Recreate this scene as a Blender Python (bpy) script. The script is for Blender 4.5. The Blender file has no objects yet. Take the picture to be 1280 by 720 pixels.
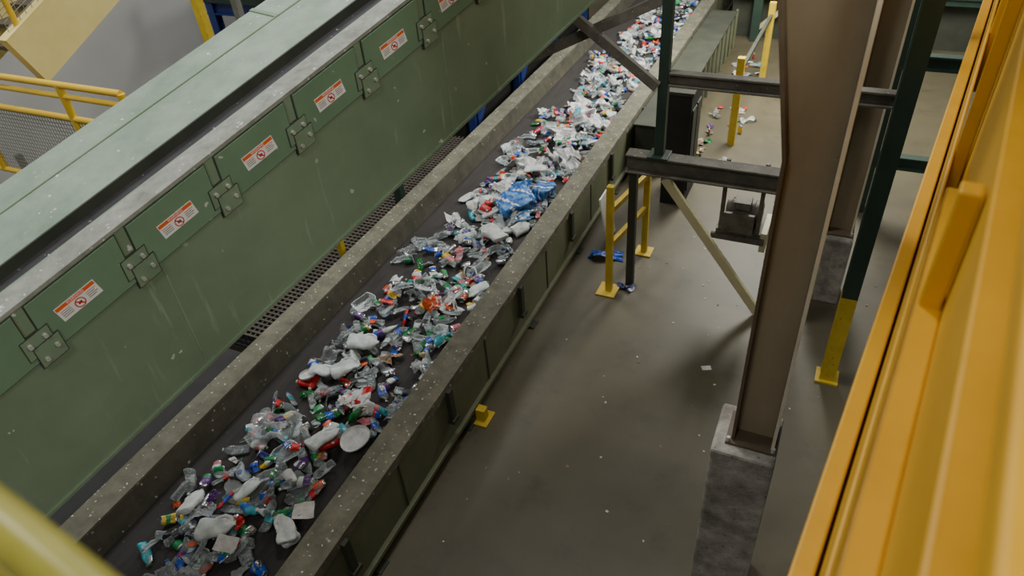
import bpy, math, random
import numpy as np
from mathutils import Vector, Matrix
random.seed(7); rng=np.random.RandomState(7)
C=bpy.context.scene.collection

# ------------------------------------------------------------------ materials
def srgb(r,g,b):
    f=lambda c:(c/255/12.92) if c/255<=.04045 else ((c/255+.055)/1.055)**2.4
    return (f(r),f(g),f(b),1)
def new_mat(name):
    m=bpy.data.materials.new(name); m.use_nodes=True
    nt=m.node_tree; b=nt.nodes['Principled BSDF']; return m,nt,b
def mat(name,c1,c2=None,rough=.6,metal=0,scale=3,stretch=(1,1,1),speck=None,speck_scale=40,speck_amt=.3,bump=.0,scratch=None,alpha=1,detail=6,lo=.32,hi=.68,stain=None):
    m,nt,b=new_mat(name); N=nt.nodes; L=nt.links
    b.inputs['Roughness'].default_value=rough; b.inputs['Metallic'].default_value=metal
    b.inputs['Alpha'].default_value=alpha
    tc=N.new('ShaderNodeTexCoord'); mp=N.new('ShaderNodeMapping'); mp.inputs['Scale'].default_value=stretch
    L.new(tc.outputs['Object'],mp.inputs['Vector'])
    no=N.new('ShaderNodeTexNoise'); no.inputs['Scale'].default_value=scale; no.inputs['Detail'].default_value=detail; no.inputs['Roughness'].default_value=.65
    L.new(mp.outputs[0],no.inputs['Vector'])
    rp=N.new('ShaderNodeValToRGB'); rp.color_ramp.elements[0].position=lo; rp.color_ramp.elements[1].position=hi
    rp.color_ramp.elements[0].color=c1; rp.color_ramp.elements[1].color=c2 or c1
    L.new(no.outputs['Fac'],rp.inputs[0]); col=rp.outputs[0]
    def mixin(col,fac,c):
        mx=N.new('ShaderNodeMix'); mx.data_type='RGBA'
        L.new(fac,mx.inputs[0]); L.new(col,mx.inputs[6]); mx.inputs[7].default_value=c
        return mx.outputs[2]
    if stain:
        ns=N.new('ShaderNodeTexNoise'); ns.inputs['Scale'].default_value=2.6; ns.inputs['Detail'].default_value=8; ns.inputs['Roughness'].default_value=.7; L.new(tc.outputs['Object'],ns.inputs['Vector'])
        rs=N.new('ShaderNodeValToRGB'); rs.color_ramp.elements[0].position=.54; rs.color_ramp.elements[1].position=.72; rs.color_ramp.elements[1].color=(.6,.6,.6,1)
        L.new(ns.outputs['Fac'],rs.inputs[0]); col=mixin(col,rs.outputs[0],stain)
    if speck:
        nw=N.new('ShaderNodeTexNoise'); nw.inputs['Scale'].default_value=speck_scale*.8; L.new(tc.outputs['Object'],nw.inputs['Vector'])
        mxv=N.new('ShaderNodeVectorMath'); mxv.operation='SCALE'; mxv.inputs['Scale'].default_value=1.3/speck_scale; L.new(nw.outputs['Color'],mxv.inputs[0])
        ad=N.new('ShaderNodeVectorMath'); ad.operation='ADD'; L.new(tc.outputs['Object'],ad.inputs[0]); L.new(mxv.outputs[0],ad.inputs[1])
        vo=N.new('ShaderNodeTexVoronoi'); vo.inputs['Scale'].default_value=speck_scale
        L.new(ad.outputs[0],vo.inputs['Vector'])
        sp=N.new('ShaderNodeSeparateColor'); L.new(vo.outputs['Color'],sp.inputs[0])
        th=N.new('ShaderNodeMath'); th.operation='MULTIPLY'; th.inputs[1].default_value=.36; L.new(sp.outputs[2],th.inputs[0])
        lt=N.new('ShaderNodeMath'); lt.operation='LESS_THAN'
        L.new(vo.outputs['Distance'],lt.inputs[0]); L.new(th.outputs[0],lt.inputs[1])
        l2=N.new('ShaderNodeMath'); l2.operation='LESS_THAN'; l2.inputs[1].default_value=speck_amt
        L.new(sp.outputs[0],l2.inputs[0])
        mu=N.new('ShaderNodeMath'); mu.operation='MULTIPLY'; L.new(lt.outputs[0],mu.inputs[0]); L.new(l2.outputs[0],mu.inputs[1])
        m3=N.new('ShaderNodeMath'); m3.operation='MULTIPLY'; L.new(mu.outputs[0],m3.inputs[0]); L.new(sp.outputs[1],m3.inputs[1])
        col=mixin(col,m3.outputs[0],speck)
    if scratch:
        mp2=N.new('ShaderNodeMapping'); mp2.inputs['Scale'].default_value=(9,9,.9); L.new(tc.outputs['Object'],mp2.inputs['Vector'])
        n2=N.new('ShaderNodeTexNoise'); n2.inputs['Scale'].default_value=2.2; n2.inputs['Detail'].default_value=5; L.new(mp2.outputs[0],n2.inputs['Vector'])
        r2=N.new('ShaderNodeValToRGB'); r2.color_ramp.elements[0].position=.62; r2.color_ramp.elements[1].position=.76
        r2.color_ramp.elements[1].color=(.6,.6,.6,1)
        L.new(n2.outputs['Fac'],r2.inputs[0]); col=mixin(col,r2.outputs[0],scratch)
    L.new(col,b.inputs['Base Color'])
    if bump:
        bp=N.new('ShaderNodeBump'); bp.inputs['Strength'].default_value=bump; bp.inputs['Distance'].default_value=.02
        L.new(no.outputs['Fac'],bp.inputs['Height']); L.new(bp.outputs[0],b.inputs['Normal'])
    return m
M={}
M['green']=mat('green_painted_steel',srgb(108,128,103),srgb(127,146,120),rough=.5,scale=1.2,speck=srgb(200,205,190),speck_scale=22,speck_amt=.03,scratch=srgb(158,170,150))
M['green_br']=mat('green_bracket_paint',srgb(110,130,105),srgb(124,144,118),rough=.45,scale=3)
M['green_cover']=mat('green_cover_paint',srgb(102,130,104),srgb(116,144,116),rough=.42,scale=2,speck=srgb(200,205,190),speck_scale=24,speck_amt=.04)
M['green_dusty']=mat('dusty_light_green_paint',srgb(114,132,114),srgb(146,160,144),rough=.7,scale=3,speck=srgb(210,210,200),speck_scale=34,speck_amt=.12)
M['dust_rim']=mat('dusty_grey_rim',srgb(116,120,110),srgb(158,160,150),rough=.85,scale=7,speck=srgb(225,225,220),speck_scale=38,speck_amt=.35,bump=.3)
M['rim']=mat('grimy_steel_rim',srgb(84,83,69),srgb(116,113,96),rough=.8,scale=6,speck=srgb(205,200,190),speck_scale=32,speck_amt=.32,bump=.3)
M['olive']=mat('olive_painted_steel',srgb(94,99,74),srgb(112,116,90),rough=.6,scale=1.6,speck=srgb(150,150,130),speck_scale=20,speck_amt=.06,scratch=srgb(124,126,102))
M['darkolive']=mat('dark_olive_steel',srgb(48,52,42),srgb(64,66,54),rough=.7,scale=3)
M['curb_in']=mat('worn_inner_skirt',srgb(66,65,54),srgb(92,89,76),rough=.8,scale=5,speck=srgb(190,185,170),speck_scale=34,speck_amt=.12)
M['belt']=mat('black_rubber_belt',srgb(40,37,35),srgb(54,50,47),rough=.85,scale=6,stretch=(3,.3,1),speck=srgb(150,145,140),speck_scale=70,speck_amt=.05)
M['belt2']=mat('dark_rubber_belt',srgb(40,39,41),srgb(58,56,57),rough=.8,scale=5,speck=srgb(190,190,185),speck_scale=40,speck_amt=.12)
M['floor']=mat('stained_concrete_floor',srgb(68,63,47),srgb(98,91,70),rough=.5,scale=.6,bump=.04,detail=12,lo=.25,hi=.75,stain=srgb(58,53,41))
M['wall']=mat('grey_wall_panel',srgb(176,176,172),srgb(186,186,182),rough=.8,scale=.5)
M['concrete']=mat('rough_concrete',srgb(112,108,100),srgb(176,170,160),rough=.9,scale=6,bump=.8,speck=srgb(90,86,78),speck_scale=40,speck_amt=.3)
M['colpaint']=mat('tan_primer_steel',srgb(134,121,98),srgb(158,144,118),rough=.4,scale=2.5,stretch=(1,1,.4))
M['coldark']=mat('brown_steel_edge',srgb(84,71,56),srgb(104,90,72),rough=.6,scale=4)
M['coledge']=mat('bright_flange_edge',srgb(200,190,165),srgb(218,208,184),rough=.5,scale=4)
M['beam']=mat('dusty_dark_beam',srgb(80,78,70),srgb(112,108,98),rough=.75,scale=6,speck=srgb(170,165,155),speck_scale=40,speck_amt=.15)
M['cream']=mat('cream_painted_steel',srgb(196,188,146),srgb(212,204,162),rough=.5,scale=4)
M['dgreen']=mat('dark_green_steel',srgb(38,58,48),srgb(50,70,58),rough=.5,scale=3)
M['yellow']=mat('safety_yellow_paint',srgb(200,148,18),srgb(214,162,28),rough=.5,scale=3)
M['yellow2']=mat('worn_yellow_paint',srgb(190,160,36),srgb(214,184,54),rough=.5,scale=8,speck=srgb(110,100,60),speck_scale=40,speck_amt=.2)
M['yellow3']=mat('handrail_yellow_green',srgb(134,128,46),srgb(158,150,62),rough=.35,scale=8)
M['yellow4']=mat('bright_yellow_paint',srgb(222,180,40),srgb(232,192,56),rough=.4,scale=3)
M['paleyellow']=mat('pale_yellow_paint',srgb(226,206,128),srgb(236,218,146),rough=.5,scale=2)
M['blue']=mat('blue_painted_steel',srgb(34,50,110),srgb(44,62,130),rough=.5,scale=3)
M['steel']=mat('grimy_machine_steel',srgb(88,84,76),srgb(132,126,114),rough=.6,metal=.1,scale=8,speck=srgb(170,165,155),speck_scale=40,speck_amt=.2)
M['black']=mat('black_steel',srgb(22,22,22),srgb(34,33,32),rough=.7,scale=4)
M['bolt']=mat('zinc_bolt',srgb(170,175,165),srgb(195,198,188),rough=.4,metal=.3)
M['lab_w']=mat('label_white_vinyl',srgb(228,228,222),srgb(236,236,230),rough=.4)
M['lab_o']=mat('label_orange',srgb(226,96,40),srgb(230,104,48),rough=.4)
M['lab_r']=mat('label_red',srgb(205,40,36),srgb(210,46,40),rough=.4)
M['lab_k']=mat('label_black',srgb(28,28,28),srgb(32,32,32),rough=.4)
M['grate']=mat('brown_grating_steel',srgb(56,51,43),srgb(76,69,59),rough=.6,scale=5)
M['mesh']=mat('galvanised_mesh_wire',srgb(130,130,120),srgb(150,150,140),rough=.5,metal=.4)

# ------------------------------------------------------------------ mesh builder
class B:
    def __init__(s): s.v=[];s.f=[];s.m=[];s.mats=[];s.sm=[]
    def mi(s,k):
        if k not in s.mats: s.mats.append(k)
        return s.mats.index(k)
    def add(s,vs,fs,k,smooth=False):
        o=len(s.v); s.v+= [tuple(v) for v in vs]
        i=s.mi(k)
        for f in fs: s.f.append(tuple(o+a for a in f)); s.m.append(i); s.sm.append(smooth)
    def hexa(s,x0,x1,y0,y1,z0,z1,k,fn=None):
        P=[(x0,y0,z0),(x1,y0,z0),(x1,y1,z0),(x0,y1,z0),(x0,y0,z1),(x1,y0,z1),(x1,y1,z1),(x0,y1,z1)]
        if fn: P=[fn(*p) for p in P]
        s.add(P,[(0,3,2,1),(4,5,6,7),(0,1,5,4),(1,2,6,5),(2,3,7,6),(3,0,4,7)],k)
    def corners(s,P,k):
        s.add(P,[(0,3,2,1),(4,5,6,7),(0,1,5,4),(1,2,6,5),(2,3,7,6),(3,0,4,7)],k)
    def bar(s,a,b,w,h,k,up=(0,0,1)):
        a=Vector(a);b=Vector(b);d=(b-a).normalized();u=Vector(up)
        if abs(d.dot(u))>.98:u=Vector((0,1,0))
        r=d.cross(u).normalized();u=r.cross(d).normalized()
        P=[a-r*w/2-u*h/2,a+r*w/2-u*h/2,b+r*w/2-u*h/2,b-r*w/2-u*h/2,a-r*w/2+u*h/2,a+r*w/2+u*h/2,b+r*w/2+u*h/2,b-r*w/2+u*h/2]
        s.corners(P,k)
    def ibeam(s,a,b,w,h,k,t=.02,up=(0,0,1)):
        a=Vector(a);b=Vector(b);d=(b-a).normalized();u=Vector(up)
        if abs(d.dot(u))>.98:u=Vector((0,1,0))
        r=d.cross(u).normalized();u=r.cross(d).normalized()
        s.bar(a+u*(h/2-t/2),b+u*(h/2-t/2),w,t,k,up); s.bar(a-u*(h/2-t/2),b-u*(h/2-t/2),w,t,k,up); s.bar(a,b,t,h-2*t,k,up)
    def tube(s,a,b,r,k,n=14,cap=True):
        a=Vector(a);b=Vector(b);d=(b-a).normalized();u=Vector((0,0,1)) if abs(d.z)<.95 else Vector((1,0,0))
        p=d.cross(u).normalized();q=p.cross(d)
        vs=[];
        for c in (a,b):
            for i in range(n):
                t=2*math.pi*i/n; vs.append(c+p*math.cos(t)*r+q*math.sin(t)*r)
        s.add(vs,[(i,(i+1)%n,n+(i+1)%n,n+i) for i in range(n)],k,True)
        if cap: s.add(vs,[tuple(range(n-1,-1,-1)),tuple(range(n,2*n))],k)
    def make(s,name,bevel=0,parent=None):
        me=bpy.data.meshes.new(name); me.from_pydata(s.v,[],s.f)
        for k in s.mats: me.materials.append(M[k])
        me.polygons.foreach_set('material_index',s.m); me.polygons.foreach_set('use_smooth',s.sm); me.update()
        o=bpy.data.objects.new(name,me); C.objects.link(o)
        if bevel:
            md=o.modifiers.new('bevel','BEVEL'); md.width=bevel; md.segments=2; md.limit_method='ANGLE'
        if parent: o.parent=parent
        return o

# ------------------------------------------------------------------ shell
b=B(); b.hexa(-10.4,7,-4,24,-.2,0,'floor'); b.make('floor')
b=B(); b.hexa(-10.6,-10.4,-4,24,0,9,'wall'); b.make('wall_left')
b=B(); b.hexa(-10.6,7,24,24.2,0,9,'wall'); b.make('wall_back')

# ------------------------------------------------------------------ main conveyor (runs along +Y)
b=B(); Y0,Y1=-1.5,19
b.hexa(-2.53,-2.50,Y0,Y1,.14,.72,'olive')
b.hexa(-2.735,-2.49,Y0,Y1,.72,.75,'rim')
b.hexa(-2.52,-2.49,Y0,Y1,.66,.72,'rim')
b.hexa(-2.735,-2.715,Y0,Y1,.30,.72,'curb_in')
b.hexa(-2.56,-2.46,Y0,Y1,.10,.14,'olive')
b.hexa(-4.45,-4.42,Y0,Y1,.12,.74,'olive')
b.hexa(-4.46,-4.23,Y0,Y1,.72,.75,'rim')
b.corners([(-4.21,Y0,.44),(-4.17,Y0,.44),(-4.17,Y1,.44),(-4.21,Y1,.44),(-4.26,Y0,.73),(-4.23,Y0,.73),(-4.23,Y1,.73),(-4.26,Y1,.73)],'curb_in')
b.hexa(-4.2,-2.72,Y0,Y1,.46,.51,'belt')
b.hexa(-4.40,-2.55,Y0,Y1,.20,.24,'darkolive')
ys=[.42,1.92,3.44,4.94,6.38,7.85,9.3,10.8,12.3,13.8,15.3,16.8]
for y in ys:
    b.hexa(-2.50,-2.455,y-.03,y+.03,.36,.70,'darkolive'); b.hexa(-2.50,-2.44,y-.05,y+.05,.33,.37,'darkolive')
    b.hexa(-4.50,-4.45,y-.03,y+.03,.2,.70,'darkolive')
    b.hexa(-2.498,-2.493,y+.72,y+.735,.14,.66,'darkolive')
    for x in (-2.6,-4.38):
        b.hexa(x-.04,x+.04,y+.2,y+.28,0,.14,'darkolive')
    b.hexa(-2.62,-2.44,y+.18,y+.30,0,.012,'darkolive')
b.make('belt_conveyor')

b=B(); b.hexa(-2.45,-2.36,3.76,3.84,0,.14,'yellow2'); b.hexa(-2.45,-2.32,3.70,3.90,0,.015,'yellow2'); b.make('yellow_floor_bracket',.004)

# ------------------------------------------------------------------ inclined green conveyor
def G(s,n,dz): return (.255*s+.967*n,.967*s-.255*n,2.94+.244*s+dz)
b=B(); S0,S1=-2.5,9.5; g=lambda *a:b.hexa(*a,fn=G)
NR=-3.53
g(S0,S1,NR-.03,NR,-1.056,0,'green')
g(S0,S1,NR-.12,NR+.02,-1.075,-1.056,'green')
g(S0,S1,NR-.155,NR+.006,0,.02,'dust_rim')
g(S0,S1,NR-.17,NR-.155,-.25,.02,'green_dusty')
g(S0,S1,-4.2,NR-.17,-.115,-.075,'belt2')
g(S0,S1,-4.65,-4.62,-1.056,0,'green')
g(S0,S1,-4.66,-4.36,0,.02,'green_dusty')
P=[G(S0,-4.36,-.01),G(S1,-4.36,-.01),G(S1,-3.97,-.04),G(S0,-3.97,-.04),G(S0,-4.36,.02),G(S1,-4.36,.02),G(S1,-3.97,-.01),G(S0,-3.97,-.01)]
b.corners(P,'green_dusty')
g(S0,S1,-3.975,-3.96,-.09,-.012,'darkolive')
g(S0,S1,-4.62,NR-.03,-1.0,-.97,'darkolive')
for s in np.arange(-2,9.5,2.35): g(s,s+.03,-4.66,-4.36,.02,.028,'green')
g(S0,S1,-4.37,-4.355,.018,.026,'green')
cs=[.985+.565*i for i in range(-5,15)]
for i,s in enumerate(cs):
    g(s+.028,s+.537,NR,NR+.006,-.308,-.008,'darkolive')
    g(s+.035,s+.53,NR,NR+.014,-.30,-.012,'green_cover')
    g(s-.07,s+.08,NR,NR+.018,-.27,-.15,'darkolive')
    g(s-.065,s+.075,NR,NR+.022,-.265,-.155,'green_br')
    g(s-.035,s+.105,NR,NR+.024,-.34,-.215,'darkolive')
    g(s-.03,s+.10,NR,NR+.028,-.335,-.22,'green_br')
    for (ds,dz) in ((-.035,-.19),(.045,-.19),(.0,-.30),(.07,-.27)):
        p=Vector(G(s+ds,NR,dz)); q=Vector(G(s+ds,NR+.042,dz)); b.tube(p,q,.012,'bolt',8)
for s in (-1.2,1.1,3.4,5.7,8.0):
    g(s,s+.008,NR,NR+.004,-1.056,-.34,'green_dusty')
b.make('inclined_green_conveyor')

def make_text(body,size,loc,mat_,rot):
    cu=bpy.data.curves.new('lettering','FONT'); cu.body=body; cu.size=size; cu.align_x='CENTER'; cu.align_y='CENTER'; cu.extrude=.0004
    o=bpy.data.objects.new('lettering',cu); C.objects.link(o); cu.materials.append(M[mat_])
    o.matrix_world=Matrix.Translation(loc)@rot; return o
slope=math.atan(.244)
ax_s=Vector((.255*math.cos(slope),.967*math.cos(slope),math.sin(slope))).normalized()
ax_n=Vector((.967,-.255,0)).normalized(); ax_u=ax_n.cross(ax_s).normalized()
R=Matrix((ax_s,ax_u,ax_n)).transposed().to_4x4()
for i,c0 in enumerate([.1,.67,1.275,1.845,2.40,2.96,3.52,4.08]):
    o0=Vector(G(c0,NR+.0155,-.165))
    def LP(x,y,z): return o0+ax_s*x+ax_u*y+ax_n*z
    b=B(); w,h=.225,.088
    def lb(x0,x1,y0,y1,z0,z1,k): b.hexa(x0,x1,y0,y1,z0,z1,k,fn=LP)
    lb(-w/2,w/2,-h/2,h/2,0,.0015,'lab_w'); lb(-w/2+.004,w/2-.004,h/2-.024,h/2-.004,.0015,.002,'lab_o')
    n=24; vs=[];r1,r2=.028,.022
    for r in (r1,r2):
        for k in range(n):
            t=2*math.pi*k/n; vs.append(LP(r*math.cos(t)+.0,r*math.sin(t)-.013,.0022))
    b.add(vs,[(k,(k+1)%n,n+(k+1)%n,n+k) for k in range(n)],'lab_r')
    b.corners([LP(-.020,.003,.002),LP(-.015,.008,.002),LP(.020,-.029,.002),LP(.015,-.034,.002),LP(-.020,.003,.0026),LP(-.015,.008,.0026),LP(.020,-.029,.0026),LP(.015,-.034,.0026)],'lab_r')
    lb(-.010,.010,-.020,-.006,.0016,.002,'lab_k')
    for k in range(4):
        lb(-.100,-.045,.006-.011*k-.0,.009-.011*k,.0016,.002,'lab_r' if k==0 else 'lab_k')
        lb(.045,.100-.01*(k%2),.006-.011*k,.009-.011*k,.0016,.002,'lab_r' if k==0 else 'lab_k')
    o=b.make('warning_label')
    t=make_text('WARNING',.020,LP(0,h/2-.014,.0024),'lab_w',R); t.parent=o

# ------------------------------------------------------------------ support frame over the main conveyor
b=B()
YF=6.15
b.ibeam((-1.78,YF,1.58),(-.02,YF,1.58),.16,.2,'beam')
b.bar((-1.46,YF,1.68),(-1.46,YF,6.6),.09,.09,'dgreen')
b.hexa(-1.56,-1.36,YF-.1,YF+.1,1.68,1.70,'dgreen')
b.ibeam((-1.41,YF,2.46),(.44,YF,2.46),.10,.13,'beam')
b.bar((-4.62,YF,1.62),(-1.5,YF,3.15),.06,.09,'beam')
b.bar((-2.60,YF-.08,3.2),(-1.5,YF-.08,2.40),.06,.09,'beam')
b.bar((-4.62,YF,0),(-4.62,YF,2.2),.1,.1,'dgreen')
b.bar((-1.72,YF+.05,0),(-1.72,YF+.05,1.48),.08,.08,'darkolive')
b.bar((-1.38,YF-.04,1.46),(-.30,YF-.04,.02),.09,.05,'cream',up=(0,1,0))
b.bar((-1.38,YF-.04+.03,1.46),(-.30,YF-.01,.02),.02,.09,'cream',up=(0,1,0))
b.bar((-.02,YF,0),(-.02,YF,1.7),.1,.1,'darkolive')
b.make('conveyor_support_frame',.004)

b=B(); dz=-.22
def hx(x0,x1,y0,y1,z0,z1,k): b.hexa(x0,x1,y0,y1,z0+dz,z1+dz,k)
hx(-.86,-.42,YF+.1,YF+.5,1.05,1.12,'steel'); b.tube((-.8,YF+.3,1.24+dz),(-.45,YF+.3,1.24+dz),.12,'steel',18)
for k in range(6): b.tube((-.76+.055*k,YF+.3,1.24+dz),(-.745+.055*k,YF+.3,1.24+dz),.135,'steel',18)
hx(-.72,-.56,YF+.15,YF+.3,1.34,1.42,'steel'); hx(-.84,-.80,YF+.1,YF+.14,1.1,1.9,'steel'); hx(-.48,-.44,YF+.1,YF+.14,1.1,1.9,'steel')
hx(-.42,-.36,YF+.1,YF+.5,.92,1.14,'cream'); hx(-.9,-.38,YF+.06,YF+.1,1.02,1.08,'beam'); hx(-.80,-.50,YF+.06,YF+.1,1.12,1.34,'steel')
b.make('drive_motor',.004)

b=B()
b.bar((-1.90,6.0,0),(-1.90,6.0,1.35),.07,.07,'yellow2'); b.bar((-1.74,6.85,0),(-1.74,6.85,1.12),.07,.07,'yellow2')
b.bar((-1.90,6.0,.62),(-1.74,6.85,.62),.05,.07,'yellow2'); b.bar((-1.90,6.0,1.05),(-1.74,6.85,1.05),.05,.07,'yellow2')
b.hexa(-2.02,-1.80,5.88,6.12,0,.02,'yellow2'); b.hexa(-1.84,-1.64,6.75,6.95,0,.02,'yellow2')
b.make('yellow_guard_rail',.006)

# ------------------------------------------------------------------ tapered steel building columns on pedestals
def column(name,cx,cy,zp,flare=True):
    b=B(); xl,xr=cx-.165,cx+.06; t=.018; w=.1; top=7.5
    z1=3.46
    def xlz(z): return xl if (z<=z1 or not flare) else xl-(z-z1)*.18
    for (a,c) in ((zp+.02,z1),(z1,top)):
        la,lc=xlz(a),xlz(c)
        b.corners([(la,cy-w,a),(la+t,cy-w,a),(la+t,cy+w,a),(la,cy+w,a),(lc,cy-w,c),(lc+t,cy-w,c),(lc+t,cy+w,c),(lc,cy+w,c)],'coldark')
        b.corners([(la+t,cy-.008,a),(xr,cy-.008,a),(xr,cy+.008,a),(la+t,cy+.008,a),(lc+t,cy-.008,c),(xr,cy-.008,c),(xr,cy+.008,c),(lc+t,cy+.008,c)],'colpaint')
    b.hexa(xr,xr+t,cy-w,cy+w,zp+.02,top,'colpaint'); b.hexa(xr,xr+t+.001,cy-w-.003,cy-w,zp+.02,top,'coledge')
    b.hexa(xl-.03,xr+.03,cy-w-.03,cy+w+.03,zp,zp+.02,'coldark')
    for (ax,ay) in ((xl-.015,cy-w-.015),(xr+.015,cy-w-.015)): b.tube((ax,ay,zp+.02),(ax,ay,zp+.05),.012,'bolt',6)
    o=b.make(name,.002)
    p=B(); p.hexa(xl-.10,xr+.04,cy-.2,cy+.2,0,zp,'concrete'); p.make('concrete_pedestal',.02,parent=o)
column('steel_column',0,3.05,1.6)
column('steel_column',.33,6.75,.8,False)

b=B(); b.ibeam((.44,5.42,0),(.44,5.42,1.0),.13,.13,'yellow2',t=.02); b.ibeam((.44,5.42,1.0),(.44,5.42,7),.13,.13,'dgreen',t=.02)
b.hexa(.34,.54,5.32,5.52,0,.02,'yellow2'); b.make('green_support_post')
b=B(); b.ibeam((1.75,8.6,0),(1.75,8.6,1.2),.18,.18,'yellow2'); b.ibeam((1.75,8.6,1.2),(1.75,8.6,7),.18,.18,'dgreen')
b.ibeam((.5,8.6,1.9),(3.6,8.6,1.9),.12,.16,'dgreen');b.ibeam((3.6,8.6,0),(3.6,8.6,7),.18,.18,'dgreen'); b.ibeam((.5,8.6,.7),(3.6,8.6,.7),.12,.16,'dgreen'); b.ibeam((.5,8.6,0),(.5,8.6,7),.16,.16,'dgreen'); b.make('green_support_frame')

b=B(); b.hexa(-2.42,-2.02,8.7,13.6,.0,.72,'darkolive')
for k in range(14): b.hexa(-2.02,-1.98,8.72+.39*k,8.76+.39*k,0,.72,'olive')
b.hexa(-2.44,-1.97,8.66,13.64,.72,.74,'darkolive'); b.make('olive_chute_housing',.005)

b=B()
for (x,y,h) in ((-1.3,9.9,1.3),(-1.25,12.4,1.3),(-.55,13.2,1.9)):
    b.bar((x,y,0),(x,y,h),.1,.1,'yellow2')
b.bar((-1.3,9.9,1.1),(-1.25,12.4,1.1),.05,.05,'darkolive')
b.make('yellow_bollard_rail')
b=B()
for (x,y) in ((-1.7,14.3),(-.2,14.3),(1.0,14.3),(2.8,14.3)): b.ibeam((x,y,0),(x,y,4.5),.16,.16,'dgreen')
b.ibeam((-2.2,14.3,2.2),(5.5,14.3,2.2),.14,.2,'dgreen'); b.ibeam((-2.2,14.3,.9),(5.5,14.3,.9),.12,.12,'dgreen')
b.bar((-1.7,14.35,.2),(.4,14.35,2.1),.06,.08,'cream'); b.hexa(-2.2,5.5,14.5,14.6,0,4,'darkolive'); b.make('green_rack_frame')
b=B(); b.hexa(-1.86,-1.55,8.0,8.6,0,1.5,'black'); b.hexa(-1.88,-1.53,7.98,8.62,1.5,1.54,'darkolive')
for k in range(2): b.hexa(-1.55,-1.53,8.05+.25*k,8.25+.25*k,.2,1.3,'darkolive')
b.make('control_cabinet',.004)

# ------------------------------------------------------------------ yellow catwalk guard (right)
def W(w,u,h): return (.991*w+.133*u,-.133*w+.991*u,5-h)
b=B(); k=lambda *a:b.hexa(*a,fn=W)
k(-.02,.0,-2,9,2.02,1.80,'yellow'); k(-.02,.04,-2,9,1.80,1.785,'yellow'); k(-.02,.09,-2,9,2.02,2.0,'yellow')
k(.05,.065,-2,9,1.99,1.45,'yellow')
k(.055,.12,-2,2.25,1.22,1.17,'yellow'); k(.055,.07,-2,2.25,1.34,1.17,'yellow')
k(.12,.135,-2,9,1.8,.82,'yellow')
k(.12,.20,-2,9,.84,.80,'yellow'); k(.20,.215,-2,9,.80,.50,'yellow')
k(.12,.20,-2,9,.56,.50,'yellow')
for u in (1.62,3.1,4.6,6.1,7.6): k(.065,.115,u,u+.06,1.79,.85,'yellow')
k(.215,1.3,-2,9,1.82,1.78,'grate')
b.make('yellow_catwalk_guard',.008)

b=B()
a=Vector((-.665,.15,4.385)); d=Vector((.991,-.133,0)); e=.62
b.tube(a-d*1.1,a+d*e,.028,'yellow3',20); b.tube(a-d*1.1-Vector((0,0,.5)),a+d*e-Vector((0,0,.5)),.022,'yellow3',16)
b.tube(a-d*1.1,a-d*1.1-Vector((0,0,1.2)),.027,'yellow3',16)
b.tube(a+d*e,a+d*e-Vector((0,0,1.2)),.027,'yellow3',16)
b.make('catwalk_handrail')

# ------------------------------------------------------------------ upper-left stairs and landing
b=B(); sx=-7.2; ya=4.12
def sz(y): return 2.22+.4131*(y-2.6)
for dx in (0,-.95):
    b.bar((sx+dx,ya,sz(ya)),(sx+dx,8.2,sz(8.2)),.12,.52,'paleyellow')
    b.bar((sx+dx,7.9,0),(sx+dx,7.9,sz(7.9)-.1),.1,.1,'mesh')
    b.bar((sx+dx-.05,ya+.02,0),(sx+dx-.05,ya+.02,1.7),.06,.06,'mesh')
for i in range(14): 
    yy=ya+.1+i*.27; b.hexa(sx-.89,sx-.06,yy,yy+.25,sz(yy),sz(yy)+.04,'grate')
for dx in (0,-.95):
    for q,r in ((1.1,.03),(.65,.025)):
        b.tube((sx+dx,ya,sz(ya)+q),(sx+dx,8.2,sz(8.2)+q),r,'yellow4')
    for i in range(4):
        yy=ya+.1+i*1.2; b.tube((sx+dx,yy,sz(yy)),(sx+dx,yy,sz(yy)+1.1),.028,'yellow4')
for i in range(50):
    yy=ya+i*.08; b.tube((sx,yy,sz(yy)+.2),(sx,yy,sz(yy)+.65),.004,'mesh',5,False)
for i in range(9): b.tube((sx,ya,sz(ya)+.22+i*.05),(sx,8.2,sz(8.2)+.22+i*.05),.004,'mesh',5,False)
b.make('steel_staircase')
b=B(); yl=3.86; x0,x1=-9.2,-5.62
for z,r in ((2.80,.032),(2.69,.026),(2.47,.03),(1.7,.03)): b.tube((x0,yl,z),(x1,yl,z),r,'yellow4')
for x in (x0,-8,-6.42,x1): b.tube((x,yl,0 if x in(x0,x1) else 1.7),(x,yl,2.8),.035,'yellow4')
for i in range(90):
    x=x0+(x1-x0)*i/89; b.tube((x,yl,1.7),(x,yl,2.47),.004,'mesh',5,False)
for i in range(18): b.tube((x0,yl,1.72+.042*i),(x1,yl,1.72+.042*i),.004,'mesh',5,False)
b.make('yellow_mesh_guard')
b=B(); b.hexa(-5.84,-5.76,5.1,5.18,0,4.9,'yellow2'); b.hexa(-5.9,-5.7,5.04,5.24,0,.03,'yellow2'); b.make('yellow_post')

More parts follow.
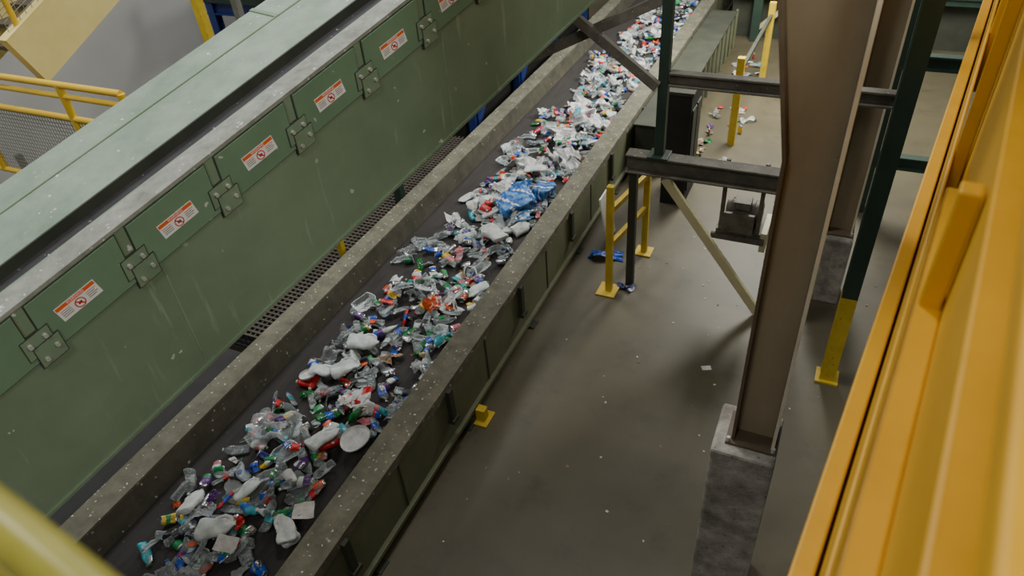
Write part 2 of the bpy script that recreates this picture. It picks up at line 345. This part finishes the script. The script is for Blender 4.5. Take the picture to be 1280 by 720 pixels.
b=B()
for y in (8.6,10.2,11.8):
    b.ibeam((-9.5,y,1.9),(-5.75,y,1.9),.14,.2,'blue')
    for x in (-9.4,-7.2,-5.8): b.ibeam((x,y,0),(x,y,2.9),.14,.14,'blue')
b.ibeam((-4.85,8.6,.9),(-4.85,14,.9),.12,.16,'blue'); b.ibeam((-4.85,8.6,2.2),(-4.85,14,2.2),.12,.16,'blue')
for y in (8.6,10.2,11.8,13.4): b.ibeam((-4.85,y,0),(-4.85,y,2.3),.12,.12,'blue')
b.bar((-4.85,8.6,.3),(-4.85,10.2,2.0),.06,.1,'blue'); b.bar((-4.85,10.2,.3),(-4.85,11.8,2.0),.06,.1,'blue')
b.hexa(-9.5,-7.0,8.5,12,2.0,2.6,'dgreen')
b.tube((-9,8.4,2.9),(-5.8,8.4,2.9),.03,'yellow4'); b.tube((-9,8.4,2.6),(-5.8,8.4,2.6),.03,'yellow4')
b.hexa(-5.6,-4.95,8.5,14,0,1.6,'black')
b.make('blue_sorting_frame')
b=B()
for i in range(76): b.hexa(-5.5,-4.75,3.6+.06*i,3.625+.06*i,.42,.45,'grate')
for i in range(13): b.hexa(-5.5+.06*i,-5.485+.06*i,3.6,8.2,.41,.445,'grate')
b.hexa(-5.54,-5.5,3.6,8.2,.30,.5,'grate'); b.hexa(-4.75,-4.71,3.6,8.2,.30,.46,'grate')
b.hexa(-5.5,-4.75,3.6,8.2,.25,.27,'black')
for y in (3.65,4.9,6.5,8.1):
    for x in (-5.5,-4.75): b.bar((x,y,0),(x,y,.42),.05,.05,'yellow2')
for y in (4.9,6.5,8.1): b.bar((-5.52,y,.42),(-5.52,y,1.2),.05,.05,'yellow2')
b.bar((-4.78,5.1,.42),(-4.78,5.1,.95),.06,.06,'yellow2')
b.tube((-5.52,4.9,1.2),(-5.52,8.1,1.2),.025,'yellow2')
b.make('grated_walkway')
b=B(); b.hexa(-7.2,-4.62,-1,3.3,0,.5,'black'); b.hexa(-7.22,-4.60,-1.02,3.32,.5,.53,'black')  # black box added to darken the floor area under the inclined conveyor
for k in range(6): b.hexa(-4.62,-4.58,-.8+.75*k,-.74+.75*k,0,.5,'darkolive')
b.hexa(-7.2,-7.15,-1,3.3,.53,.62,'darkolive'); b.make('added_dark_box')

# ------------------------------------------------------------------ recyclables
def tmat(name,rgb,rough=.3,metal=0,clear=None,bump=.35):
    m,nt,bs=new_mat(name); N=nt.nodes;L=nt.links
    bs.inputs['Roughness'].default_value=rough; bs.inputs['Metallic'].default_value=metal
    no=N.new('ShaderNodeTexNoise'); no.inputs['Scale'].default_value=14; no.inputs['Detail'].default_value=3
    tc=N.new('ShaderNodeTexCoord'); L.new(tc.outputs['Object'],no.inputs['Vector'])
    rp=N.new('ShaderNodeValToRGB'); c=srgb(*rgb); rp.color_ramp.elements[0].color=tuple(x*.66 for x in c[:3])+(1,); rp.color_ramp.elements[1].color=c
    rp.color_ramp.elements[0].position=.3; rp.color_ramp.elements[1].position=.6
    L.new(no.outputs['Fac'],rp.inputs[0]); L.new(rp.outputs[0],bs.inputs['Base Color'])
    n2=N.new('ShaderNodeTexNoise'); n2.inputs['Scale'].default_value=50; n2.inputs['Detail'].default_value=2; L.new(tc.outputs['Object'],n2.inputs['Vector'])
    bp=N.new('ShaderNodeBump'); bp.inputs['Strength'].default_value=bump; bp.inputs['Distance'].default_value=.012
    L.new(n2.outputs['Fac'],bp.inputs['Height']); L.new(bp.outputs[0],bs.inputs['Normal'])
    if clear is not None:      # thin clear plastic: fresnel reflection over a transparent wall
        out=N['Material Output']; tr=N.new('ShaderNodeBsdfTransparent'); tr.inputs[0].default_value=(.93,.96,.96,1)
        fr=N.new('ShaderNodeFresnel'); fr.inputs['IOR'].default_value=1.55; L.new(bp.outputs[0],fr.inputs['Normal'])
        ma=N.new('ShaderNodeMath'); ma.operation='MULTIPLY_ADD'; ma.use_clamp=True; ma.inputs[1].default_value=1.6; ma.inputs[2].default_value=clear; L.new(fr.outputs[0],ma.inputs[0])
        mx=N.new('ShaderNodeMixShader'); L.new(ma.outputs[0],mx.inputs[0]); L.new(tr.outputs[0],mx.inputs[1]); L.new(bs.outputs[0],mx.inputs[2]); L.new(mx.outputs[0],out.inputs['Surface'])
    M[name]=m
tmat('clear_pet',(214,221,221),.08,clear=.09,bump=.6); tmat('frosted_film',(214,220,220),.2,clear=.28,bump=.6)
tmat('milky_hdpe',(220,225,221),.35,clear=.75); tmat('white_plastic',(222,222,220)); tmat('white_paper',(206,204,198),.8)
tmat('aluminium',(215,215,217),.22,.8); tmat('film_blue',(40,104,182),.2,bump=.7); tmat('film_blue2',(92,152,206),.2,bump=.7); tmat('lab_red',(200,32,34)); tmat('lab_orange',(226,88,38))
tmat('lab_blue',(36,84,185)); tmat('lab_navy',(30,36,96)); tmat('lab_green',(24,135,72)); tmat('lab_purple',(88,44,116)); tmat('lab_teal',(50,156,168))
tmat('lab_yellow',(218,182,44)); tmat('cardboard',(150,124,96),.9); tmat('black_plastic',(32,32,36)); tmat('lab_pink',(205,120,126)); tmat('grey_plastic',(130,132,130)); tmat('green_pet',(40,140,70),.1,clear=.4)
K=['clear_pet','frosted_film','milky_hdpe','white_plastic','white_paper','aluminium','film_blue','lab_red','lab_orange','lab_blue','lab_navy','lab_green','lab_purple','lab_teal','lab_yellow','cardboard','black_plastic','lab_pink','grey_plastic','film_blue2','green_pet']
KI={k:i for i,k in enumerate(K)}
COL=['lab_red','lab_orange','lab_blue','lab_blue','lab_navy','lab_green','lab_purple','lab_teal','lab_yellow','lab_pink','lab_red','white_plastic','lab_blue','grey_plastic','black_plastic','lab_red','lab_green']
CAPS=['white_plastic']*8+['lab_blue','lab_red','lab_green','black_plastic','lab_blue']
def revolve(prof,seg,mats,sq=None):
    V=[];F=[];Ms=[]
    for (r,z) in prof:
        for i in range(seg):
            t=2*math.pi*i/seg; c,s=math.cos(t),math.sin(t)
            if sq: 
                q=(abs(c)**sq+abs(s)**sq)**(-1/sq); V.append((r*c*q,r*s*q,z))
            else: V.append((r*c,r*s,z))
    for j in range(len(prof)-1):
        for i in range(seg):
            F.append((j*seg+i,j*seg+(i+1)%seg,(j+1)*seg+(i+1)%seg,(j+1)*seg+i)); Ms.append(KI[mats[j]])
    return np.array(V),F,Ms
def dent(V,amp,freq=25):
    V=V.copy()
    for _ in range(4):
        kk=rng.normal(size=3)*freq; d=rng.normal(size=3); d/=np.linalg.norm(d)
        V+=amp*np.sin(V@kk+rng.rand()*6.28)[:,None]*d
    return V
def bottle():
    L=rng.uniform(.18,.27); R0=rng.uniform(.031,.046); lab=random.choice(COL); cap=random.choice(CAPS)
    tint='clear_pet' if random.random()<.88 else random.choice(['green_pet','lab_teal','milky_hdpe','green_pet'])
    p=[(.004,.012),(R0*.6,0),(R0*.9,.004),(R0,.02)]
    for q in range(3): p+=[(R0*.93,(.14+.06*q)*L),(R0,(.17+.06*q)*L)]
    nb=len(p)
    p+=[(R0*.97,.36*L),(R0*.97,.60*L),(R0,.63*L),(R0*.9,.72*L),(R0*.68,.82*L),(R0*.4,.89*L),(.0125,.93*L),(.0125,.945*L),(.0145,.945*L),(.0145,L),(.002,L)]
    m=[tint]*(len(p)-1)
    if random.random()<.5: m[nb]=lab
    for q in (-1,-2,-3): m[q]=cap
    V,F,Ms=revolve(p,14,m); V[:,2]-=L/2
    V[:,1]*=rng.uniform(.25,.8); V=dent(V,R0*.12,30); V=dent(V,R0*.045,75); V[:,0]+=rng.uniform(-3,3)*V[:,2]**2
    return V,F,Ms,True
def can():
    L=.125;R0=.034; c=random.choice(COL+['aluminium']*6)
    p=[(.002,.006),(.024,.004),(.026,0),(R0,.01),(R0,.04),(R0,.072),(R0,.108),(.028,.123),(.027,L),(.025,.119),(.002,.119)]
    mm=[c]*3
    if random.random()<.45: mm[random.randint(0,2)]=random.choice(['white_plastic','aluminium',random.choice(COL)])
    V,F,Ms=revolve(p,14,['aluminium']*3+mm+['aluminium']*4); V[:,2]-=L/2
    V[:,1]*=rng.uniform(.25,.95); V=dent(V,.005,40); V=dent(V,.0022,90); V[:,2]*=rng.uniform(.6,1); return V,F,Ms,True
def jug(big=1):
    L=.25*big;R0=.072*big; m='milky_hdpe'
    p=[(.004,.0),(R0*.8,0),(R0*.94,.006),(R0,.02),(R0,.15*L),(R0*.96,.2*L),(R0*.96,.4*L),(R0,.45*L),(R0*.98,.6*L),(R0*.84,.74*L),(R0*.5,.86*L),(.02,.92*L),(.018,.97*L),(.002,.97*L)]
    V,F,Ms=revolve(p,20,[m]*13,sq=3)
    n0=len(V); path=[(R0*.95,.45*L),(R0*1.15,.52*L),(R0*1.15,.7*L),(R0*.8,.84*L),(R0*.4,.88*L)]; hv=[]
    for (x,z) in path:
        for i in range(6):
            t=6.283*i/6; hv.append((x*.72+.013*math.cos(t),x*.72-.013*math.cos(t)*.3,z+.013*math.sin(t)))
    for j in range(len(path)-1):
        for i in range(6): F.append((n0+j*6+i,n0+j*6+(i+1)%6,n0+(j+1)*6+(i+1)%6,n0+(j+1)*6+i)); Ms.append(KI[m])
    V=np.vstack([V,np.array(hv)]); V[:,2]-=L/2
    V[:,1]*=rng.uniform(.25,.42); V=dent(V,.009,16); V=dent(V,.003,50); return V,F,Ms,True
def cup():
    L=.115;c=random.choice(['clear_pet','white_plastic','frosted_film','clear_pet'])
    p=[(.002,0),(.028,0),(.03,.01),(.037,.05),(.044,L),(.047,L+.003),(.043,L)]
    V,F,Ms=revolve(p,14,[c]*6); V[:,2]-=L/2; V[:,1]*=rng.uniform(.4,1); V=dent(V,.004,30); return V,F,Ms,True
def tray():
    c=random.choice(['clear_pet','clear_pet','clear_pet','black_plastic','frosted_film'])
    R0=rng.uniform(.06,.09); p=[(.002,0),(R0*.8,0),(R0*.85,.006),(R0*.97,.045),(R0*1.08,.047),(R0*1.08,.042)]
    V,F,Ms=revolve(p,16,[c]*5,sq=4); V[:,0]*=1.4; V=dent(V,.009,18); return V,F,Ms,True
def sheet(sx,sy,c,n=8,amp=.02,freq=20,smooth=False,c2=None):
    V=[];F=[];Ms=[]
    for i in range(n+1):
        for j in range(n+1): V.append(((i/n-.5)*sx,(j/n-.5)*sy,0))
    for i in range(n):
        for j in range(n):
            F.append((i*(n+1)+j,(i+1)*(n+1)+j,(i+1)*(n+1)+j+1,i*(n+1)+j+1))
            Ms.append(KI[c2 if (c2 and math.sin(i*1.1)*math.cos(j*.9+1)>.35) else c])
    V=np.array(V); V=dent(V,amp,freq); V=dent(V,amp*.35,freq*2.4); V+=rng.normal(size=V.shape)*amp*.12
    return V,F,Ms,smooth
def wrapped_pack(sx,sy,sz_):
    n=14; V=[];F=[];Ms=[]
    for face in range(6):
        o=len(V)
        for i in range(n+1):
            for j in range(n+1):
                u,v=i/n*2-1,j/n*2-1
                p={0:(u,v,1),1:(u,-v,-1),2:(1,u,v),3:(-1,-u,v),4:(-u,1,v),5:(u,-1,v)}[face]
                q=np.array(p,float); r=(abs(q[0])**6+abs(q[1])**6+abs(q[2])**6)**(-1/6); q*=r
                lump=.05*abs(math.sin(q[0]*6.3))*abs(math.sin(q[1]*4.7))
                V.append((q[0]*sx/2*(1+lump),q[1]*sy/2*(1+lump),q[2]*sz_/2*(1+lump*2)))
        for i in range(n):
            for j in range(n):
                F.append((o+i*(n+1)+j,o+(i+1)*(n+1)+j,o+(i+1)*(n+1)+j+1,o+i*(n+1)+j+1))
                s=math.sin(i*.75+j*.3+face); Ms.append(KI['film_blue2' if s>.6 else ('white_plastic' if s<-.92 else 'film_blue')])
    V=dent(np.array(V),.012,14); V=dent(V,.006,34); return V,F,Ms,False
def paper(): return sheet(rng.uniform(.06,.14),rng.uniform(.05,.1),random.choice(['white_paper','white_plastic','cardboard','grey_plastic',random.choice(COL),random.choice(COL),random.choice(COL)]),7,.014,28)
def film(): return sheet(rng.uniform(.14,.26),rng.uniform(.12,.2),random.choice(['frosted_film','frosted_film','clear_pet','clear_pet','clear_pet']),12,.022,28,True)
def wfilm(): return sheet(rng.uniform(.14,.24),rng.uniform(.1,.2),random.choice(['white_plastic','frosted_film','frosted_film','milky_hdpe']),12,.024,28,True)
def tub():
    L=rng.uniform(.12,.2);R0=rng.uniform(.032,.05); c=random.choice(['white_plastic','milky_hdpe','lab_blue','lab_red','lab_orange','grey_plastic','lab_purple','milky_hdpe','lab_teal','lab_yellow'])
    p=[(.002,0),(R0*.9,0),(R0,.012),(R0*.96,.3*L),(R0,.7*L),(R0*.8,.82*L),(.018,.88*L),(.016,L),(.002,L)]
    V,F,Ms=revolve(p,12,[c,c,c,random.choice(COL),c,c,random.choice(CAPS),'white_plastic']); V[:,2]-=L/2; V[:,1]*=rng.uniform(.4,.85); V=dent(V,.005,26); return V,F,Ms,True
def disc(R0=.09):
    p=[(.002,.004),(R0*.7,.004),(R0*.86,.0),(R0*.96,.002),(R0,.012),(R0*.98,.02)]
    V,F,Ms=revolve(p,24,['white_plastic']*5); return dent(V,.003,14),F,Ms,True
AV=[];AF=[];AM=[];AS=[];off=0; BZ=.515
def place(item,pos,rot):
    global off
    V,F,Ms,sm=item; V=V@np.array(rot.to_3x3()).T+np.array(pos)
    zmin=V[:,2].min(); 
    if zmin<BZ: V[:,2]+=BZ-zmin
    mx=V[:,0].max(); 
    if mx>-2.75: V[:,0]-=mx+2.75
    mn=V[:,0].min()
    if mn<-4.12: V[:,0]-=mn+4.12
    AV.append(V); AF.extend([tuple(a+off for a in f) for f in F]); AM.extend(Ms); AS.extend([sm]*len(F)); off+=len(V)
def rr(axis_h=True):
    yaw=rng.rand()*6.283
    if axis_h: 
        return Matrix.Rotation(yaw,4,'Z')@Matrix.Rotation(math.pi/2+rng.normal()*.2,4,'Y')@Matrix.Rotation(rng.choice([math.pi/2,math.pi/2,1.2,rng.rand()*6]),4,'Z')
    return Matrix.Rotation(yaw,4,'Z')@Matrix.Rotation(rng.normal()*.3,4,'X')@Matrix.Rotation(rng.normal()*.3,4,'Y')
def bounds(y):
    l=-3.95+.08*math.sin(y*2.1)+.06*math.sin(y*5.3+1); r=-2.82-.09*max(0,math.sin(y*1.3+.5)) - (.12 if y<3 else 0)
    if 2.9<y<3.3: l+=.12
    if y>7: l+=.06
    return l,r
def heap(x,y):
    l,r=bounds(y); t=(x-l)/(r-l)
    if t<=0 or t>=1: return 0
    return (.07+.03*math.sin(y*3.1)+.025*math.sin(y*7+1))*(math.sin(math.pi*t)**.6)
y=.3
while y<17.5:
    far=y>5.6
    dens=88 if y<9 else 72
    for _ in range(int(dens*.25)):
        yy=y+rng.rand()*.25; l,r=bounds(yy); x=l+(r-l)*rng.beta(1.15,1.1); hz=heap(x,yy)
        z=.53+hz*rng.uniform(.1,1.0)
        u=rng.rand()
        T=(.38,.69,.77,.80,.83,.86,.95) if not far else (.34,.60,.68,.72,.75,.78,.89)
        if u<T[0]: it,ro=bottle(),rr()
        elif u<T[1]: it,ro=can(),rr()
        elif u<T[2]: it,ro=tub(),rr()
        elif u<T[3]: it,ro=jug(rng.uniform(.8,1.05)),rr()
        elif u<T[4]: it,ro=cup(),rr()
        elif u<T[5]: it,ro=tray(),rr(False)
        elif u<T[6]: it,ro=paper(),rr(False)
        else: it,ro=(wfilm() if far and rng.rand()<.7 else film()),rr(False)
        place(it,(x,yy,z),ro)
    y+=.25
FL=lambda yaw,tx=0,ty=0:Matrix.Rotation(yaw,4,'Z')@Matrix.Rotation(tx,4,'X')@Matrix.Rotation(ty,4,'Y')
LAY=lambda yaw:Matrix.Rotation(yaw,4,'Z')@Matrix.Rotation(math.pi/2,4,'Y')@Matrix.Rotation(math.pi/2,4,'Z')
for (x,y,z,yaw,s) in ((-3.2,2.66,.66,1.2,1.15),(-3.45,1.70,.64,.6,1.15),(-2.98,1.88,.64,2.4,1.0),(-3.54,3.75,.66,.35,1.2),(-3.72,3.33,.62,.2,1.0),(-3.18,5.76,.68,2.6,1.4),(-3.5,3.4,.66,.9,1.1),(-3.25,7.2,.70,0.3,1.2)):
    place(jug(s),(x,y,z),LAY(yaw))
place(disc(.13),(-2.95,2.74,.66),FL(0,.15,-.15)); place(disc(.08),(-3.82,3.24,.60),FL(0,-.1,-.2))
place(sheet(.40,.32,'frosted_film',14,.03,16,True),(-3.66,2.62,.62),FL(.5,0,.15))
place(sheet(.24,.18,'white_plastic',12,.03,22,False,'lab_red'),(-3.22,3.1,.64),FL(.4,.2,.1))
place(sheet(.2,.14,'lab_orange',12,.025,22,False,'white_plastic'),(-3.2,4.5,.64),FL(1.4,.2,.1))
place(wrapped_pack(.44,.31,.18),(-3.2,6.42,.66),FL(.9,.15,-.1)); place(wrapped_pack(.3,.22,.14),(-3.0,6.82,.64),FL(1.5,.1,.1))
place(sheet(.26,.22,'film_blue',14,.03,18,False,'film_blue2'),(-3.28,6.72,.68),FL(2,.15,-.1)); place(sheet(.2,.16,'film_blue2',14,.03,18,False,'white_plastic'),(-3.0,6.2,.66),FL(.4,.15,-.3))
for (x,y,s1) in ((-3.5,6.7,.3),(-3.4,7.4,.3),(-3.0,7.7,.3),(-3.3,8.3,.34),(-3.05,8.8,.3),(-3.45,9.4,.3),(-3.2,10.2,.3),(-3.3,11.5,.3),(-3.1,4.6,.2),(-3.1,12.6,.36)):
    place(sheet(s1,s1*.8,random.choice(['white_plastic','white_plastic','milky_hdpe']),14,.04,20,False),(x,y,.62),FL(rng.rand()*6,rng.normal()*.2,rng.normal()*.2))
for (x,y,r) in ((-2.95,2.05,.5),(-3.3,1.62,.2)): place(sheet(.16,.12,'white_paper',5,.006,14),(x,y,.64),FL(r,.2,.1))
me=bpy.data.meshes.new('recyclables_pile'); VV=np.vstack(AV); me.from_pydata(VV.tolist(),[],AF)
for k in K: me.materials.append(M[k])
me.polygons.foreach_set('material_index',AM); me.polygons.foreach_set('use_smooth',AS); me.update()
o=bpy.data.objects.new('recyclables_pile',me); C.objects.link(o)

AV=[];AF=[];AM=[];AS=[];off=0
def fplace(item,x,y,z0=.004,rot=None):
    global off
    V,F,Ms,sm=item; rot=rot or Matrix.Rotation(rng.rand()*6,4,'Z'); V=V@np.array(rot.to_3x3()).T; V[:,2]-=V[:,2].min()-z0; V[:,0]+=x;V[:,1]+=y
    AV.append(V); AF.extend([tuple(a+off for a in f) for f in F]); AM.extend(Ms); AS.extend([sm]*len(F)); off+=len(V)
for _ in range(80): 
    s=rng.uniform(.01,.028); fplace(sheet(s,s*.7,random.choice(['white_paper','cardboard','white_paper','grey_plastic']),2,.002,30),rng.uniform(-2.3,1),rng.uniform(1.5,7.5))
fplace(sheet(.09,.06,'white_paper',3,.003,30),-.63,5.15)
for _ in range(50):
    x=-1.75+abs(rng.normal())*.25;yy=rng.uniform(8.6,13.5)
    fplace(random.choice([paper,paper,can,film])(),x,yy)
for _ in range(50):
    fplace(random.choice([paper,paper,can,film,bottle])(),rng.uniform(1.3,4.5),rng.uniform(8.8,12))
fplace(sheet(.4,.15,'lab_blue',8,.02,20),-2.15,6.6); fplace(sheet(.2,.12,'lab_navy',6,.02,20),-1.75,6.1)
me=bpy.data.meshes.new('floor_litter'); me.from_pydata(np.vstack(AV).tolist(),[],AF)
for k in K: me.materials.append(M[k])
me.polygons.foreach_set('material_index',AM); me.polygons.foreach_set('use_smooth',AS); me.update()
o=bpy.data.objects.new('floor_litter',me); C.objects.link(o)
b=B(); b.bar((-2.2,7.0,.03),(-2.3,7.0,.62),.02,.3,'lab_w',up=(0,1,0)); b.make('white_board')

# ------------------------------------------------------------------ lights
def area(name,loc,size,power,col=(1,.96,.88),target=None):
    l=bpy.data.lights.new(name,'AREA'); l.shape='RECTANGLE'; l.size=size[0]; l.size_y=size[1]; l.energy=power; l.color=col
    o=bpy.data.objects.new(name,l); C.objects.link(o); o.location=loc
    t=Vector(target) if target else Vector((loc[0],loc[1],0)); o.rotation_euler=(t-Vector(loc)).to_track_quat('-Z','Y').to_euler(); return o
area('high_bay_or_fill_light',(-2.6,5,9.5),(1.2,1.2),250,(1,.98,.94))
area('high_bay_or_fill_light',(-6.5,9,9.5),(2,2),380,(.98,.98,1))
area('high_bay_or_fill_light',(-3,13,9),(1.5,1.5),330,(1,.98,.94))
area('high_bay_or_fill_light',(-7.5,2.5,9.5),(2,2),310,(.97,1,.98))
area('high_bay_or_fill_light',(4.5,0,8.5),(2.2,2.2),265,(1,.99,.94),target=(-3.5,3,1.5))  # unseen fill lamp, added to lift the green side panel and conveyor wall
area('high_bay_or_fill_light',(-1.2,-2.5,8.5),(1.2,1.2),110,(1,.97,.9),target=(0,3,1.5))  # added fill lamp without a visible fixture, brightens column and pedestal
area('far_bay_light',(-.7,11.0,3.8),(1.0,2.5),420,(1,.98,.88))  # lamp added above the far floor for its bright patch; no door here
area('far_bay_light',(2.8,11,4),(1.5,2),50,(.95,.98,1))
w=bpy.data.worlds.new('World'); bpy.context.scene.world=w; w.use_nodes=True
w.node_tree.nodes['Background'].inputs[0].default_value=(.92,.97,1,1); w.node_tree.nodes['Background'].inputs[1].default_value=.095

# ------------------------------------------------------------------ camera
cam=bpy.data.cameras.new('camera'); co=bpy.data.objects.new('camera',cam); C.objects.link(co)
X=Vector((.9092,.4103,-.0709)).normalized(); U=Vector((-.2028,.585,.7853)); U=(U-X*X.dot(U)).normalized(); Z=X.cross(U)
mw=Matrix((X,U,Z)).transposed().to_4x4(); mw.translation=Vector((0,0,5)); co.matrix_world=mw
cam.sensor_width=36; cam.lens=24.9; cam.clip_start=.02
cam.dof.use_dof=True; cam.dof.focus_distance=5.2; cam.dof.aperture_fstop=2.0
bpy.context.scene.camera=co
